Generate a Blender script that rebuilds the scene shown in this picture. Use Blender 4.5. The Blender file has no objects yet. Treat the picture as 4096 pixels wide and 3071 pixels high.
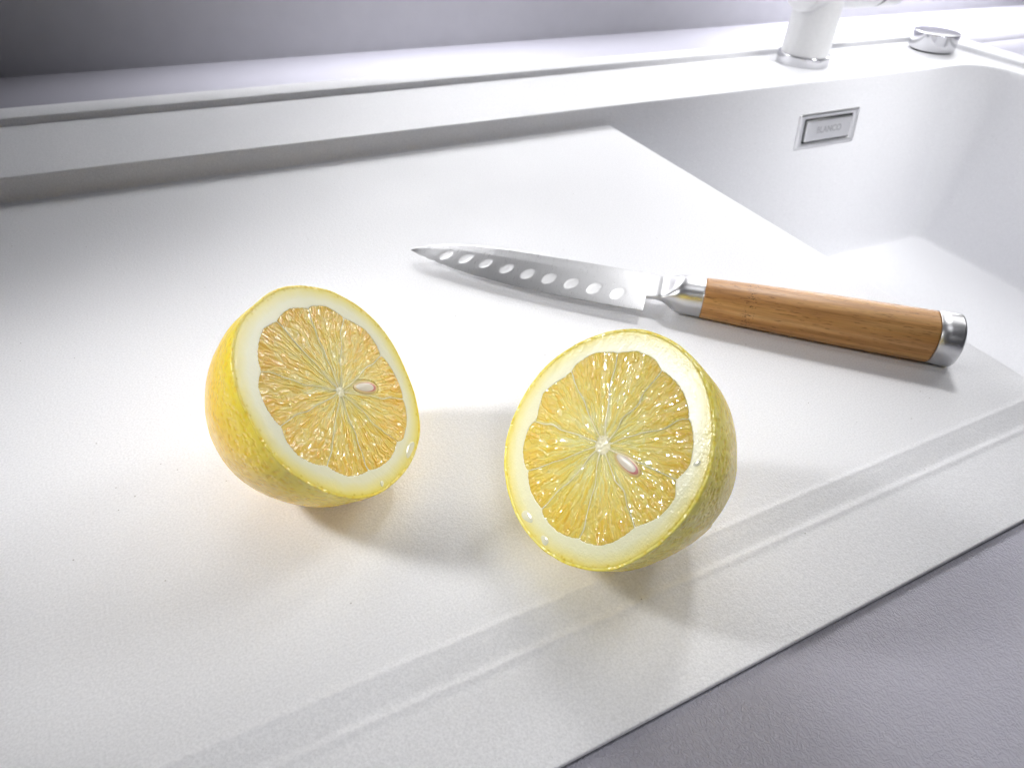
import bpy, math, random
import numpy as np
from mathutils import Vector, Matrix
rng = np.random.default_rng(7)
random.seed(3)
S = bpy.context.scene
COL = S.collection

# ------------------------------------------------------------------ camera
cd = bpy.data.cameras.new('camera')
cam = bpy.data.objects.new('camera', cd)
COL.objects.link(cam)
RM = [[0.88724, -0.45791, 0.05587], [-0.24930, -0.57785, -0.77713], [0.38814, 0.67557, -0.62685]]
m = Matrix(((RM[0][0], -RM[1][0], -RM[2][0]), (RM[0][1], -RM[1][1], -RM[2][1]), (RM[0][2], -RM[1][2], -RM[2][2])))
cam.matrix_world = Matrix.Translation((0, 0, 0.17)) @ m.to_4x4()
cd.sensor_width = 36
cd.lens = 25.1
cd.clip_start = 0.01
cd.clip_end = 50
cd.dof.use_dof = True
cd.dof.focus_distance = 0.215
cd.dof.aperture_fstop = 24
S.camera = cam
S.render.engine = 'CYCLES'

# ------------------------------------------------------------------ light
w = bpy.data.worlds.new('World')
S.world = w
w.use_nodes = True
bg = w.node_tree.nodes['Background']
bg.inputs[0].default_value = (0.88, 0.895, 1.0, 1)
bg.inputs[1].default_value = 0.056

def area(name, loc, target, size, power, col=(1, 1, 1), size_y=None, spread=math.pi):
    l = bpy.data.lights.new(name, 'AREA')
    l.energy = power
    l.color = col
    l.size = size
    l.spread = spread
    if size_y:
        l.shape = 'RECTANGLE'
        l.size_y = size_y
    o = bpy.data.objects.new(name, l)
    COL.objects.link(o)
    o.location = loc
    o.rotation_euler = (Vector(target) - Vector(loc)).to_track_quat('-Z', 'Y').to_euler()
    return o

area('softbox_back_right', (0.57, 0.48, 0.62), (0.41, 0.25, 0.0), 0.09, 0.45, (1.0, 0.995, 0.99), spread=math.radians(62))
area('softbox_back_left', (-0.34, 0.36, 0.34), (0.03, 0.195, 0.02), 0.08, 0.118, (1.0, 0.995, 0.99), spread=math.radians(37))
area('softbox_top_back', (0.42, 0.52, 0.58), (0.20, 0.25, 0.0), 0.26, 0.10, (1.0, 1.0, 1.0), 0.16)
area('softbox_overhead', (0.18, 0.12, 0.75), (0.18, 0.18, 0.0), 0.25, 0.10, (0.98, 0.98, 1.0), 0.25, spread=math.radians(80))
area('softbox_right', (0.62, 0.22, 0.42), (0.05, 0.14, 0.03), 0.20, 0.068, (1.0, 0.995, 0.99), spread=math.radians(36))
area('softbox_front', (-0.05, -0.30, 0.46), (0.05, 0.12, 0.04), 0.14, 0.038, (1.0, 0.995, 0.99), spread=math.radians(34))
area('wall_wash_fill', (0.22, 0.567, 0.22), (0.22, 0.645, 0.195), 0.28, 4.1, (1.0, 1.0, 0.995), 0.03)  # added wash to brighten the splashback, no cabinet fitting here
area('wall_wash_fill', (0.90, 0.565, 0.22), (0.90, 0.645, 0.19), 0.50, 12.5, (1.0, 1.0, 0.995), 0.03)  # second added wash, for the right part of the splashback
area('bowl_fill', (0.62, 0.14, 0.40), (0.57, 0.41, -0.045), 0.12, 0.23, (1.0, 1.0, 1.0), spread=math.radians(50))  # fill added to brighten the back wall of the bowl

S.view_settings.view_transform = 'Standard'
S.view_settings.look = 'None'
S.view_settings.exposure = 0.05
S.view_settings.gamma = 1.0

# ------------------------------------------------------------------ helpers
def new_mat(name):
    mt = bpy.data.materials.new(name)
    mt.use_nodes = True
    nt = mt.node_tree
    return mt, nt, nt.nodes['Principled BSDF']

def N(nt, typ, **kw):
    n = nt.nodes.new(typ)
    for k, v in kw.items():
        if k.startswith('_'):
            n.inputs[k[1:].replace('_', ' ')].default_value = v
        else:
            setattr(n, k, v)
    return n

def ramp(nt, stops, src=None, interp='LINEAR'):
    r = nt.nodes.new('ShaderNodeValToRGB')
    r.color_ramp.interpolation = interp
    els = r.color_ramp.elements
    while len(els) < len(stops):
        els.new(0.5)
    for e, (p, c) in zip(els, stops):
        e.position = p
        e.color = (c[0], c[1], c[2], 1) if len(c) == 3 else c
    if src is not None:
        nt.links.new(src, r.inputs[0])
    return r

def mesh_np(name, V, F, mat, parent=None, smooth=True, attrs=None):
    me = bpy.data.meshes.new(name)
    V = np.asarray(V, np.float32)
    F = np.asarray(F, np.int32)
    k = F.shape[1]
    me.vertices.add(len(V))
    me.vertices.foreach_set('co', V.ravel())
    me.loops.add(F.size)
    me.loops.foreach_set('vertex_index', F.ravel())
    me.polygons.add(len(F))
    me.polygons.foreach_set('loop_start', np.arange(0, F.size, k, dtype=np.int32))
    me.polygons.foreach_set('loop_total', np.full(len(F), k, np.int32))
    me.update(calc_edges=True)
    me.validate()
    if smooth:
        me.polygons.foreach_set('use_smooth', np.ones(len(me.polygons), bool))
    for an, av in (attrs or {}).items():
        av = np.asarray(av, np.float32)
        if av.ndim == 1:
            at = me.attributes.new(an, 'FLOAT', 'POINT')
            at.data.foreach_set('value', av)
        else:
            at = me.attributes.new(an, 'FLOAT_VECTOR', 'POINT')
            at.data.foreach_set('vector', av.ravel())
    me.materials.append(mat)
    o = bpy.data.objects.new(name, me)
    COL.objects.link(o)
    if parent:
        o.parent = parent
    return o

def grid_faces(nu, nv, wrap_u=False, off=0):
    iu = np.arange(nu if wrap_u else nu - 1)
    iv = np.arange(nv - 1)
    A, B = np.meshgrid(iu, iv, indexing='ij')
    A2 = (A + 1) % nu
    f = np.stack([A * nv + B, A2 * nv + B, A2 * nv + B + 1, A * nv + B + 1], -1).reshape(-1, 4)
    return f + off

def tag(o, label=None, cat=None, group=None, kind=None):
    if label: o['label'] = label
    if cat: o['category'] = cat
    if group: o['group'] = group
    if kind: o['kind'] = kind
    return o

def empty(name, M, label, cat):
    o = bpy.data.objects.new(name, None)
    o.empty_display_size = 0.01
    COL.objects.link(o)
    o.matrix_world = M
    return tag(o, label, cat)

def smin(a, b, k):
    h = np.clip(0.5 + 0.5 * (b - a) / k, 0, 1)
    return b * (1 - h) + a * h - k * h * (1 - h)

def smax(a, b, k):
    return -smin(-a, -b, k)

def sstep(e0, e1, x):
    t = np.clip((x - e0) / (e1 - e0), 0, 1)
    return t * t * (3 - 2 * t)

def box_bm(x0, x1, y0, y1, z0, z1):
    V = [(x, y, z) for x in (x0, x1) for y in (y0, y1) for z in (z0, z1)]
    F = [(0, 1, 3, 2), (4, 6, 7, 5), (0, 4, 5, 1), (2, 3, 7, 6), (0, 2, 6, 4), (1, 5, 7, 3)]
    return V, F

def join_boxes(bs):
    V, F = [], []
    for b in bs:
        v, f = box_bm(*b)
        F += [tuple(i + len(V) for i in q) for q in f]
        V += v
    return V, F

def lathe(prof, n=96):
    """prof: list of (r,z) -> verts/faces (quads), axis z, capped when r=0"""
    prof = np.array(prof, float)
    th = np.linspace(0, 2 * np.pi, n, endpoint=False)
    V = np.stack([prof[None, :, 0] * np.cos(th)[:, None], prof[None, :, 0] * np.sin(th)[:, None],
                  np.broadcast_to(prof[None, :, 1], (n, len(prof)))], -1).reshape(-1, 3)
    return V, grid_faces(n, len(prof), True)

def round_prof(pts, r=0.0006, k=5):
    """round the inner corners of an open profile"""
    out = [pts[0]]
    for a, b, c in zip(pts[:-2], pts[1:-1], pts[2:]):
        a, b, c = map(np.array, (a, b, c))
        la, lc = np.linalg.norm(a - b), np.linalg.norm(c - b)
        ra = min(r, la * .45, lc * .45)
        p0 = b + (a - b) / la * ra
        p1 = b + (c - b) / lc * ra
        for t in np.linspace(0, 1, k):
            out.append(tuple((1 - t) ** 2 * p0 + 2 * t * (1 - t) * b + t * t * p1))
    out.append(pts[-1])
    return out

# ------------------------------------------------------------------ materials
def granite_mat():
    mt, nt, b = new_mat('white_granite_composite')
    tc = N(nt, 'ShaderNodeTexCoord')
    L = nt.links.new
    n1 = N(nt, 'ShaderNodeTexNoise', _Scale=1500.0, _Detail=3.0, _Roughness=0.6)
    n2 = N(nt, 'ShaderNodeTexNoise', _Scale=600.0, _Detail=2.0)
    n3 = N(nt, 'ShaderNodeTexVoronoi', _Scale=230.0)
    n4 = N(nt, 'ShaderNodeTexNoise', _Scale=14.0, _Detail=3.0)
    for n in (n1, n2, n3, n4):
        L(tc.outputs['Object'], n.inputs['Vector'])
    base = ramp(nt, [(0.3, (0.72, 0.723, 0.75)), (0.7, (0.87, 0.872, 0.90))], n1.outputs[0])
    # sparse dark specks
    spk = ramp(nt, [(0.035, (0, 0, 0)), (0.075, (1, 1, 1))], n3.outputs['Distance'])
    sel = ramp(nt, [(0.84, (1, 1, 1)), (0.87, (0, 0, 0))])
    sep = N(nt, 'ShaderNodeSeparateColor')
    L(n3.outputs['Color'], sep.inputs[0])
    L(sep.outputs[0], sel.inputs[0])
    mx = N(nt, 'ShaderNodeMath', operation='MAXIMUM')
    L(spk.outputs[0], mx.inputs[0]); L(sel.outputs[0], mx.inputs[1])
    mix = N(nt, 'ShaderNodeMix', data_type='RGBA')
    L(mx.outputs[0], mix.inputs['Factor'])
    mix.inputs['A'].default_value = (0.42, 0.40, 0.40, 1)
    L(base.outputs[0], mix.inputs['B'])
    L(mix.outputs['Result'], b.inputs['Base Color'])
    rr = ramp(nt, [(0.3, (0.36,) * 3), (0.7, (0.55,) * 3)], n4.outputs[0])
    L(rr.outputs[0], b.inputs['Roughness'])
    add = N(nt, 'ShaderNodeMath', operation='ADD')
    L(n1.outputs[0], add.inputs[0]); L(n2.outputs[0], add.inputs[1])
    bp = N(nt, 'ShaderNodeBump', _Strength=0.6, _Distance=0.0002)
    L(add.outputs[0], bp.inputs['Height'])
    L(bp.outputs[0], b.inputs['Normal'])
    b.inputs['Specular IOR Level'].default_value = 0.45
    return mt

def counter_mat():
    mt, nt, b = new_mat('textured_grey_laminate')
    L = nt.links.new
    tc = N(nt, 'ShaderNodeTexCoord')
    mp = N(nt, 'ShaderNodeMapping')
    mp.inputs['Rotation'].default_value = (0, 0, math.radians(38))
    mp.inputs['Scale'].default_value = (1.0, 0.60, 1.0)
    L(tc.outputs['Object'], mp.inputs[0])
    n0 = N(nt, 'ShaderNodeTexNoise', _Scale=1000.0, _Detail=1.0, _Distortion=0.6)
    L(mp.outputs[0], n0.inputs['Vector'])
    v = ramp(nt, [(0.40, (0, 0, 0)), (0.52, (1, 1, 1)), (0.64, (0.1, 0.1, 0.1))], n0.outputs[0])
    n1 = N(nt, 'ShaderNodeTexNoise', _Scale=300.0, _Detail=2.0, _Distortion=0.3)
    L(mp.outputs[0], n1.inputs['Vector'])
    ad = N(nt, 'ShaderNodeMath', operation='ADD')
    L(v.outputs[0], ad.inputs[0]); L(n1.outputs[0], ad.inputs[1])
    bp = N(nt, 'ShaderNodeBump', _Strength=0.7, _Distance=0.0002)
    L(ad.outputs[0], bp.inputs['Height'])
    L(bp.outputs[0], b.inputs['Normal'])
    b.inputs['Base Color'].default_value = (0.355, 0.35, 0.41, 1)
    b.inputs['Roughness'].default_value = 0.55
    b.inputs['Specular IOR Level'].default_value = 0.3
    return mt

def wall_mat():
    mt, nt, b = new_mat('satin_splashback')
    L = nt.links.new
    tc = N(nt, 'ShaderNodeTexCoord')
    n = N(nt, 'ShaderNodeTexNoise', _Scale=60.0, _Detail=4.0)
    L(tc.outputs['Object'], n.inputs['Vector'])
    r = ramp(nt, [(0.3, (0.665, 0.665, 0.67)), (0.7, (0.695, 0.695, 0.70))], n.outputs[0])
    L(r.outputs[0], b.inputs['Base Color'])
    b.inputs['Roughness'].default_value = 0.38
    return mt

def metal_mat(name, col, rough, scale=(1, 1, 1), freq=900.0, strength=0.15, rvar=0.08, dist=0.00003):
    mt, nt, b = new_mat(name)
    L = nt.links.new
    tc = N(nt, 'ShaderNodeTexCoord')
    mp = N(nt, 'ShaderNodeMapping')
    mp.inputs['Scale'].default_value = scale
    L(tc.outputs['Object'], mp.inputs[0])
    n = N(nt, 'ShaderNodeTexNoise', _Scale=freq, _Detail=4.0, _Roughness=0.7)
    L(mp.outputs[0], n.inputs['Vector'])
    r = N(nt, 'ShaderNodeMapRange')
    r.inputs['To Min'].default_value = rough - rvar
    r.inputs['To Max'].default_value = rough + rvar
    L(n.outputs[0], r.inputs[0])
    L(r.outputs[0], b.inputs['Roughness'])
    bp = N(nt, 'ShaderNodeBump', _Strength=strength, _Distance=dist)
    L(n.outputs[0], bp.inputs['Height'])
    L(bp.outputs[0], b.inputs['Normal'])
    b.inputs['Base Color'].default_value = (*col, 1)
    b.inputs['Metallic'].default_value = 1
    return mt

def plain_mat(name, col, rough, bump=None, spec=0.5):
    mt, nt, b = new_mat(name)
    tc = N(nt, 'ShaderNodeTexCoord')
    n = N(nt, 'ShaderNodeTexNoise', _Scale=400.0, _Detail=3.0)
    nt.links.new(tc.outputs['Object'], n.inputs['Vector'])
    r = ramp(nt, [(0.3, tuple(c * .96 for c in col)), (0.7, col)], n.outputs[0])
    nt.links.new(r.outputs[0], b.inputs['Base Color'])
    b.inputs['Roughness'].default_value = rough
    b.inputs['Specular IOR Level'].default_value = spec
    if bump:
        bp = N(nt, 'ShaderNodeBump', _Strength=bump, _Distance=0.0001)
        nt.links.new(n.outputs[0], bp.inputs['Height'])
        nt.links.new(bp.outputs[0], b.inputs['Normal'])
    return mt

def bamboo_mat():
    mt, nt, b = new_mat('bamboo')
    L = nt.links.new
    tc = N(nt, 'ShaderNodeTexCoord')
    mp = N(nt, 'ShaderNodeMapping'); mp.inputs['Scale'].default_value = (0.035, 1, 1)
    L(tc.outputs['Object'], mp.inputs[0])
    fine = N(nt, 'ShaderNodeTexNoise', _Scale=1500.0, _Detail=3.0, _Roughness=0.65)
    L(mp.outputs[0], fine.inputs['Vector'])
    band = N(nt, 'ShaderNodeTexNoise', _Scale=330.0, _Detail=2.0)
    L(mp.outputs[0], band.inputs['Vector'])
    col = ramp(nt, [(0.25, (0.36, 0.155, 0.04)), (0.5, (0.54, 0.27, 0.085)), (0.75, (0.68, 0.40, 0.155))], band.outputs[0])
    # short dark pores
    mp2 = N(nt, 'ShaderNodeMapping'); mp2.inputs['Scale'].default_value = (0.09, 1, 1)
    L(tc.outputs['Object'], mp2.inputs[0])
    vo = N(nt, 'ShaderNodeTexNoise', _Scale=2300.0, _Detail=1.0)
    L(mp2.outputs[0], vo.inputs['Vector'])
    pr = ramp(nt, [(0.29, (0.25, 0.12, 0.06)), (0.37, (1, 1, 1))], vo.outputs[0])
    fr = ramp(nt, [(0.3, (0.72, 0.70, 0.66)), (0.62, (1.05, 1.05, 1.05))], fine.outputs[0])
    m1 = N(nt, 'ShaderNodeMix', data_type='RGBA', blend_type='MULTIPLY'); m1.inputs['Factor'].default_value = 0.8
    L(col.outputs[0], m1.inputs['A']); L(fr.outputs[0], m1.inputs['B'])
    m2 = N(nt, 'ShaderNodeMix', data_type='RGBA', blend_type='MULTIPLY'); m2.inputs['Factor'].default_value = 0.7
    L(m1.outputs['Result'], m2.inputs['A']); L(pr.outputs[0], m2.inputs['B'])
    # node mark of the cane : dark dotted patch
    geo = N(nt, 'ShaderNodeSeparateXYZ'); L(tc.outputs['Object'], geo.inputs[0])
    mr = N(nt, 'ShaderNodeMath', operation='COMPARE'); mr.inputs[1].default_value = 0.0195; mr.inputs[2].default_value = 0.0022
    L(geo.outputs['X'], mr.inputs[0])
    nn = N(nt, 'ShaderNodeTexNoise', _Scale=1300.0, _Detail=2.0); L(tc.outputs['Object'], nn.inputs['Vector'])
    nr = ramp(nt, [(0.60, (0, 0, 0)), (0.66, (1, 1, 1))], nn.outputs[0])
    mm = N(nt, 'ShaderNodeMath', operation='MULTIPLY'); L(mr.outputs[0], mm.inputs[0]); L(nr.outputs[0], mm.inputs[1])
    m3 = N(nt, 'ShaderNodeMix', data_type='RGBA')
    L(mm.outputs[0], m3.inputs['Factor']); L(m2.outputs['Result'], m3.inputs['A']); m3.inputs['B'].default_value = (0.07, 0.028, 0.01, 1)
    L(m3.outputs['Result'], b.inputs['Base Color'])
    b.inputs['Roughness'].default_value = 0.42
    bp = N(nt, 'ShaderNodeBump', _Strength=0.35, _Distance=0.0001)
    L(fine.outputs[0], bp.inputs['Height']); L(bp.outputs[0], b.inputs['Normal'])
    return mt

GRANITE = granite_mat()
COUNTER = counter_mat()
WALL = wall_mat()
CHROME = metal_mat('chrome', (0.62, 0.62, 0.64), 0.09, freq=300, rvar=0.02, strength=0.02)
BRUSHED = metal_mat('brushed_steel', (0.72, 0.72, 0.73), 0.24, (1, 60, 60), 30, 0.2)
STEEL_PLATE = metal_mat('satin_steel', (0.86, 0.86, 0.87), 0.3, (1, 30, 30), 40, 0.1)
BLADE = metal_mat('brushed_blade_steel', (0.60, 0.60, 0.615), 0.28, (30, 1.2, 1), 160, 0.015, 0.025, 0.00002)
BLADE.node_tree.nodes['Principled BSDF'].inputs['Base Color'].default_value = (0.66, 0.66, 0.675, 1)
def _grind(mt):
    # hollow-ground dimples: matter than the brushed flat, paler colour paints in their reflected light
    nt = mt.node_tree
    b = nt.nodes['Principled BSDF']
    at = N(nt, 'ShaderNodeAttribute', attribute_name='hollow')
    c = ramp(nt, [(0.0, (0.66, 0.66, 0.675)), (0.5, (0.71, 0.71, 0.72))], at.outputs['Fac'])
    nt.links.new(c.outputs[0], b.inputs['Base Color'])
    src = b.inputs['Roughness'].links[0].from_socket
    mul = N(nt, 'ShaderNodeMath', operation='MULTIPLY_ADD'); mul.inputs[1].default_value = 0.13
    nt.links.new(at.outputs['Fac'], mul.inputs[0]); nt.links.new(src, mul.inputs[2])
    nt.links.new(mul.outputs[0], b.inputs['Roughness'])
_grind(BLADE)
CAPM = metal_mat('brushed_cap_steel', (0.62, 0.62, 0.635), 0.33, (1.5, 60, 60), 30, 0.08, 0.04, 0.00002)
DARK = plain_mat('dark_recess', (0.02, 0.02, 0.022), 0.5)
WHITE = plain_mat('white_tap_enamel', (0.80, 0.80, 0.81), 0.32)
BAMBOO = bamboo_mat()

# ------------------------------------------------------------------ the setting : splashback and counter
V, F = join_boxes([(-0.9, 2.2, 0.645, 0.665, -0.0022, 0.9)])
o = mesh_np('splashback', V, F, WALL, smooth=False)
tag(o, 'plain satin pale grey splashback rising behind the counter', 'wall', kind='structure')

cx0, cx1, cy0, cy1 = -0.455, 0.762, 0.0585, 0.511
V, F = join_boxes([(-0.9, 2.2, cy1, 0.645, -0.033, -0.0022), (-0.9, 2.2, -0.6, cy0, -0.033, -0.0022),
                   (-0.9, cx0, cy0, cy1, -0.033, -0.0022), (cx1, 2.2, cy0, cy1, -0.033, -0.0022)])
o = mesh_np('countertop', V, F, COUNTER, smooth=False)
tag(o, 'lavender grey laminate worktop with a fine embossed grain around the sink', 'countertop', kind='structure')

# ------------------------------------------------------------------ sink
LED = 0.0115
def axis(segs):
    out = []
    for a, b, st in segs:
        out.append(np.arange(a, b, st))
    return np.unique(np.round(np.concatenate(out + [[segs[-1][1]]]), 5))

xs = axis([(-0.46, -0.10, 0.02), (-0.10, 0.294, 0.004), (0.294, 0.312, 0.0004), (0.312, 0.33, 0.001), (0.33, 0.64, 0.0025),
           (0.64, 0.732, 0.0008), (0.732, 0.742, 0.0003), (0.742, 0.761, 0.0015), (0.761, 0.7668, 0.0003)])
ys = axis([(0.0552, 0.0580, 0.0002), (0.0580, 0.080, 0.001), (0.080, 0.100, 0.0003), (0.100, 0.115, 0.0005), (0.115, 0.36, 0.0025),
           (0.36, 0.409, 0.0008), (0.409, 0.4215, 0.0003), (0.4215, 0.485, 0.003), (0.485, 0.500, 0.0003), (0.500, 0.5105, 0.001), (0.5105, 0.5162, 0.0003)])

def sdf_box(x, y, x0, x1, y0, y1, rL, rR):
    cx, cy = (x0 + x1) / 2, (y0 + y1) / 2
    hx, hy = (x1 - x0) / 2, (y1 - y0) / 2
    r = np.where(x > cx, rR, rL)
    qx = np.abs(x - cx) - hx + r
    qy = np.abs(y - cy) - hy + r
    return np.minimum(np.maximum(qx, qy), 0) + np.hypot(np.maximum(qx, 0), np.maximum(qy, 0)) - r

X, Y = np.meshgrid(xs, ys, indexing='ij')
plat = -0.0012 * (1 - sstep(0.0836, 0.0938, Y))
plat = plat + 0.00022 * np.exp(-((Y - 0.0938) / 0.0012) ** 2) + 0.00030 * np.exp(-((Y - 0.0836) / 0.0013) ** 2)
dp = sdf_box(X, Y, -2.0, 0.3050, -1.0, 0.4185, 0.001, 0.001)
wallp = LED + 7 * dp
gutter = -0.0016 * np.exp(-((Y - 0.4158) / 0.0016) ** 2)
T = smax(plat + gutter, wallp, 0.0012)
T = smin(T, LED + 0 * X, 0.0022)
lip = 0.004 * np.maximum(sstep(0.4955, 0.4970, Y), sstep(0.7365, 0.7380, X)) 
lip = np.where((Y < 0.495) & (X < 0.736), 0, lip)
T = T + lip
db = sdf_box(X, Y, 0.3005, 0.716, 0.095, 0.4185, 0.001, 0.034)
Wz = smax(-0.148 + 0.02 * (0.5 - X) * 0.2, LED + 7 * db, 0.017)
Z = smin(T, Wz, 0.0022)
drop = lambda d, e: np.where(d < e, e - np.sqrt(np.maximum(e * e - (e - np.maximum(d, 0)) ** 2, 0)), 0)
for d in (Y - 0.0552, 0.5162 - Y, 0.7668 - X):
    Z = Z - drop(d, 0.0006)
nx, ny = X.shape
V = np.stack([X, Y, Z], -1).reshape(-1, 3)
F = grid_faces(nx, ny)
# outer skirt so the rim has thickness
idx = np.arange(nx * ny).reshape(nx, ny)
loop = np.concatenate([idx[:, 0], idx[-1, 1:], idx[-2::-1, -1], idx[0, -2:0:-1]])
sk = V[loop].copy(); sk[:, 2] = -0.0021
n0 = len(V)
a = np.arange(len(loop)); b2 = (a + 1) % len(loop)
F = np.concatenate([F, np.stack([loop[a], n0 + a, n0 + b2, loop[b2]], -1)])
V = np.concatenate([V, sk])
sink = mesh_np('kitchen_sink', V, F, GRANITE)
tag(sink, 'white granite composite kitchen sink with a flat drainer, raised back ledge and deep bowl', 'sink')

# ---- overflow plate, on the slanted back wall of the bowl (a part of the sink)
wdir = Vector((0, -1 / 7.0, -1.0)).normalized()      # down the wall
xdir = Vector((1, 0, 0))
ndir = xdir.cross(-wdir).normalized()
if ndir.y > 0: ndir = -ndir
Mp = Matrix(((xdir.x, -wdir.x, ndir.x, 0.5272), (xdir.y, -wdir.y, ndir.y, 0.4185 - (LED + 0.0268) / 7), (xdir.z, -wdir.z, ndir.z, -0.0268), (0, 0, 0, 1)))

def frame_mesh(hw, hh, iw, ih, depth, z0, z1, r=0.0006):
    """rectangular ring with bevelled edges: outer hw x hh, hole iw x ih"""
    def rect(w, h, cr, n=4):
        p = []
        for sx, sy, a0 in ((1, 1, 0), (-1, 1, 90), (-1, -1, 180), (1, -1, 270)):
            for k in range(n + 1):
                a = math.radians(a0 + 90 * k / n)
                p.append((sx * (w - cr) + cr * math.cos(a), sy * (h - cr) + cr * math.sin(a)))
        return p
    rings = [(hw, hh, z0), (hw, hh, z1 - r), (hw - r, hh - r, z1), (iw + r, ih + r, z1), (iw, ih, z1 - r), (iw, ih, z1 - depth)]
    V = []
    for w_, h_, z in rings:
        V += [(x, y, z) for x, y in rect(w_, h_, 0.0012)]
    n = len(V) // len(rings)
    F = []
    for k in range(len(rings) - 1):
        for i in range(n):
            j = (i + 1) % n
            F.append((k * n + i, k * n + j, (k + 1) * n + j, (k + 1) * n + i))
    return V, F

def rounded_slab(hw, hh, z0, z1, r, cr):
    V, n = [], None
    def rect(w, h, c):
        p = []
        for sx, sy, a0 in ((1, 1, 0), (-1, 1, 90), (-1, -1, 180), (1, -1, 270)):
            for k in range(6):
                a = math.radians(a0 + 18 * k)
                p.append((sx * (w - c) + c * math.cos(a), sy * (h - c) + c * math.sin(a)))
        return p
    levels = [(0, z0)] + [(r * (1 - math.cos(t)), z1 - r + r * math.sin(t)) for t in np.linspace(0, math.pi / 2, 6)]
    for ins, z in levels:
        V += [(x, y, z) for x, y in rect(hw - ins, hh - ins, cr)]
    n = 24
    F = []
    for k in range(len(levels) - 1):
        for i in range(n):
            j = (i + 1) % n
            F.append((k * n + i, k * n + j, (k + 1) * n + j, (k + 1) * n + i))
    V += [(0, 0, z1)] * 0
    c = len(V)
    V.append((0, 0, z1))
    top = (len(levels) - 1) * n
    for i in range(0, n, 2):
        F.append((top + i, top + (i + 1) % n, top + (i + 2) % n, c))
    return V, F

V, F = frame_mesh(0.0352, 0.0142, 0.0284, 0.0100, 0.004, -0.0002, 0.0012)
fr = mesh_np('overflow_plate', V, F, STEEL_PLATE, sink, smooth=False)
fr.matrix_world = Mp
V, F = join_boxes([(-0.030, 0.030, -0.0115, 0.0115, -0.0014, 0.00015)])
rc = mesh_np('recess', V, F, DARK, fr, smooth=False)
V, F = rounded_slab(0.0264, 0.0083, 0.00015, 0.0022, 0.0009, 0.0012)
bt = mesh_np('cover', V, F, STEEL_PLATE, fr)
tx = bpy.data.curves.new('t', 'FONT')
tx.body = 'BLANCO'; tx.size = 0.0072; tx.align_x = 'CENTER'; tx.align_y = 'CENTER'
tx.extrude = 0.00018; tx.offset = 0.00012; tx.bevel_depth = 0.00006; tx.space_character = 1.02
to = bpy.data.objects.new('t', tx)
COL.objects.link(to)
bpy.context.view_layer.update()
me = bpy.data.meshes.new_from_object(to)
bpy.data.objects.remove(to)
me.materials.clear(); me.materials.append(metal_mat('etched_steel', (0.58, 0.58, 0.59), 0.4))
let = bpy.data.objects.new('lettering', me)
COL.objects.link(let); let.parent = fr
let.location = (0, 0, 0.0022)

# ------------------------------------------------------------------ tap
tap = empty('mixer_tap', Matrix.Translation((0.536, 0.467, LED)), 'white mixer tap on a chrome base ring standing on the ledge behind the bowl', 'tap')
prof = round_prof([(0.0, 0.0), (0.0222, 0.0), (0.0222, 0.0080), (0.0206, 0.0086), (0, 0.0086)], 0.0006)
V, F = lathe(prof); mesh_np('base_ring', V, F, CHROME, tap)
prof = round_prof([(0.0, 0.0064), (0.0200, 0.0066), (0.0192, 0.062), (0.0, 0.064)], 0.0006)
V, F = lathe(prof); mesh_np('body', V, F, WHITE, tap)
def xcyl(name, x0, x1, r, mat, z, y=0, rr=0.003):
    prof = round_prof([(0, x0), (r, x0), (r, x1), (0, x1)], rr, 8)
    V, F = lathe(prof)
    V = np.stack([V[:, 2], V[:, 1] + y, V[:, 0] + z], -1)
    return mesh_np(name, V, F[:, ::-1], mat, tap)
xcyl('arm', -0.0240, 0.058, 0.0222, WHITE, 0.0634)
xcyl('seal', 0.0575, 0.0605, 0.0216, DARK, 0.0634, rr=0.0003)
xcyl('handle', 0.0602, 0.085, 0.0222, WHITE, 0.0634)
# spout rising above the frame and curving forward over the bowl
pts = [Vector((0, 0, 0.07 + 0.20 * t)) for t in np.linspace(0, 1, 10)]
for t in np.linspace(0, math.pi, 24)[1:]:
    pts.append(Vector((0, -0.075 + 0.075 * math.cos(t), 0.27 + 0.075 * math.sin(t))))
V = []
for i, p in enumerate(pts):
    d = (pts[min(i + 1, len(pts) - 1)] - pts[max(i - 1, 0)]).normalized()
    u = Vector((1, 0, 0)); v_ = d.cross(u)
    for k in range(24):
        a = 2 * math.pi * k / 24
        V.append(p + 0.013 * (math.cos(a) * u + math.sin(a) * v_))
n = len(pts)
F = [(i * 24 + k, i * 24 + (k + 1) % 24, (i + 1) * 24 + (k + 1) % 24, (i + 1) * 24 + k) for i in range(n - 1) for k in range(24)]
mesh_np('spout', V, F, WHITE, tap)

# ------------------------------------------------------------------ rotary knob
kn = empty('waste_control_knob', Matrix.Translation((0.705, 0.4663, LED)), 'round polished chrome knob on the ledge near the far corner of the bowl', 'knob')
prof = [(0, 0), (0.0185, 0), (0.0185, 0.0016), (0, 0.0016)]
V, F = lathe(prof); mesh_np('shadow_gap', V, F, DARK, kn)
prof = round_prof([(0, 0.0013), (0.0208, 0.0013), (0.0208, 0.0165), (0, 0.0165)], 0.0008, 6)
V, F = lathe(prof, 128)
# top split: the right-hand segment sits slightly lower
sp = V[:, 0] * 0.25 - V[:, 1] * 0.97
low = (sp > 0.004) & (V[:, 2] > 0.0145)
mesh_np('body', V, F, CHROME, kn)
ang = np.radians(-76 + 0)
V, F = join_boxes([(-0.0165, 0.0165, -0.0002, 0.0002, 0.01645, 0.01653)])
sl = mesh_np('slot', V, F, DARK, kn, smooth=False)
sl.location = (0.004, -0.0085, 0); sl.rotation_euler = (0, 0, math.radians(12))

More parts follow.
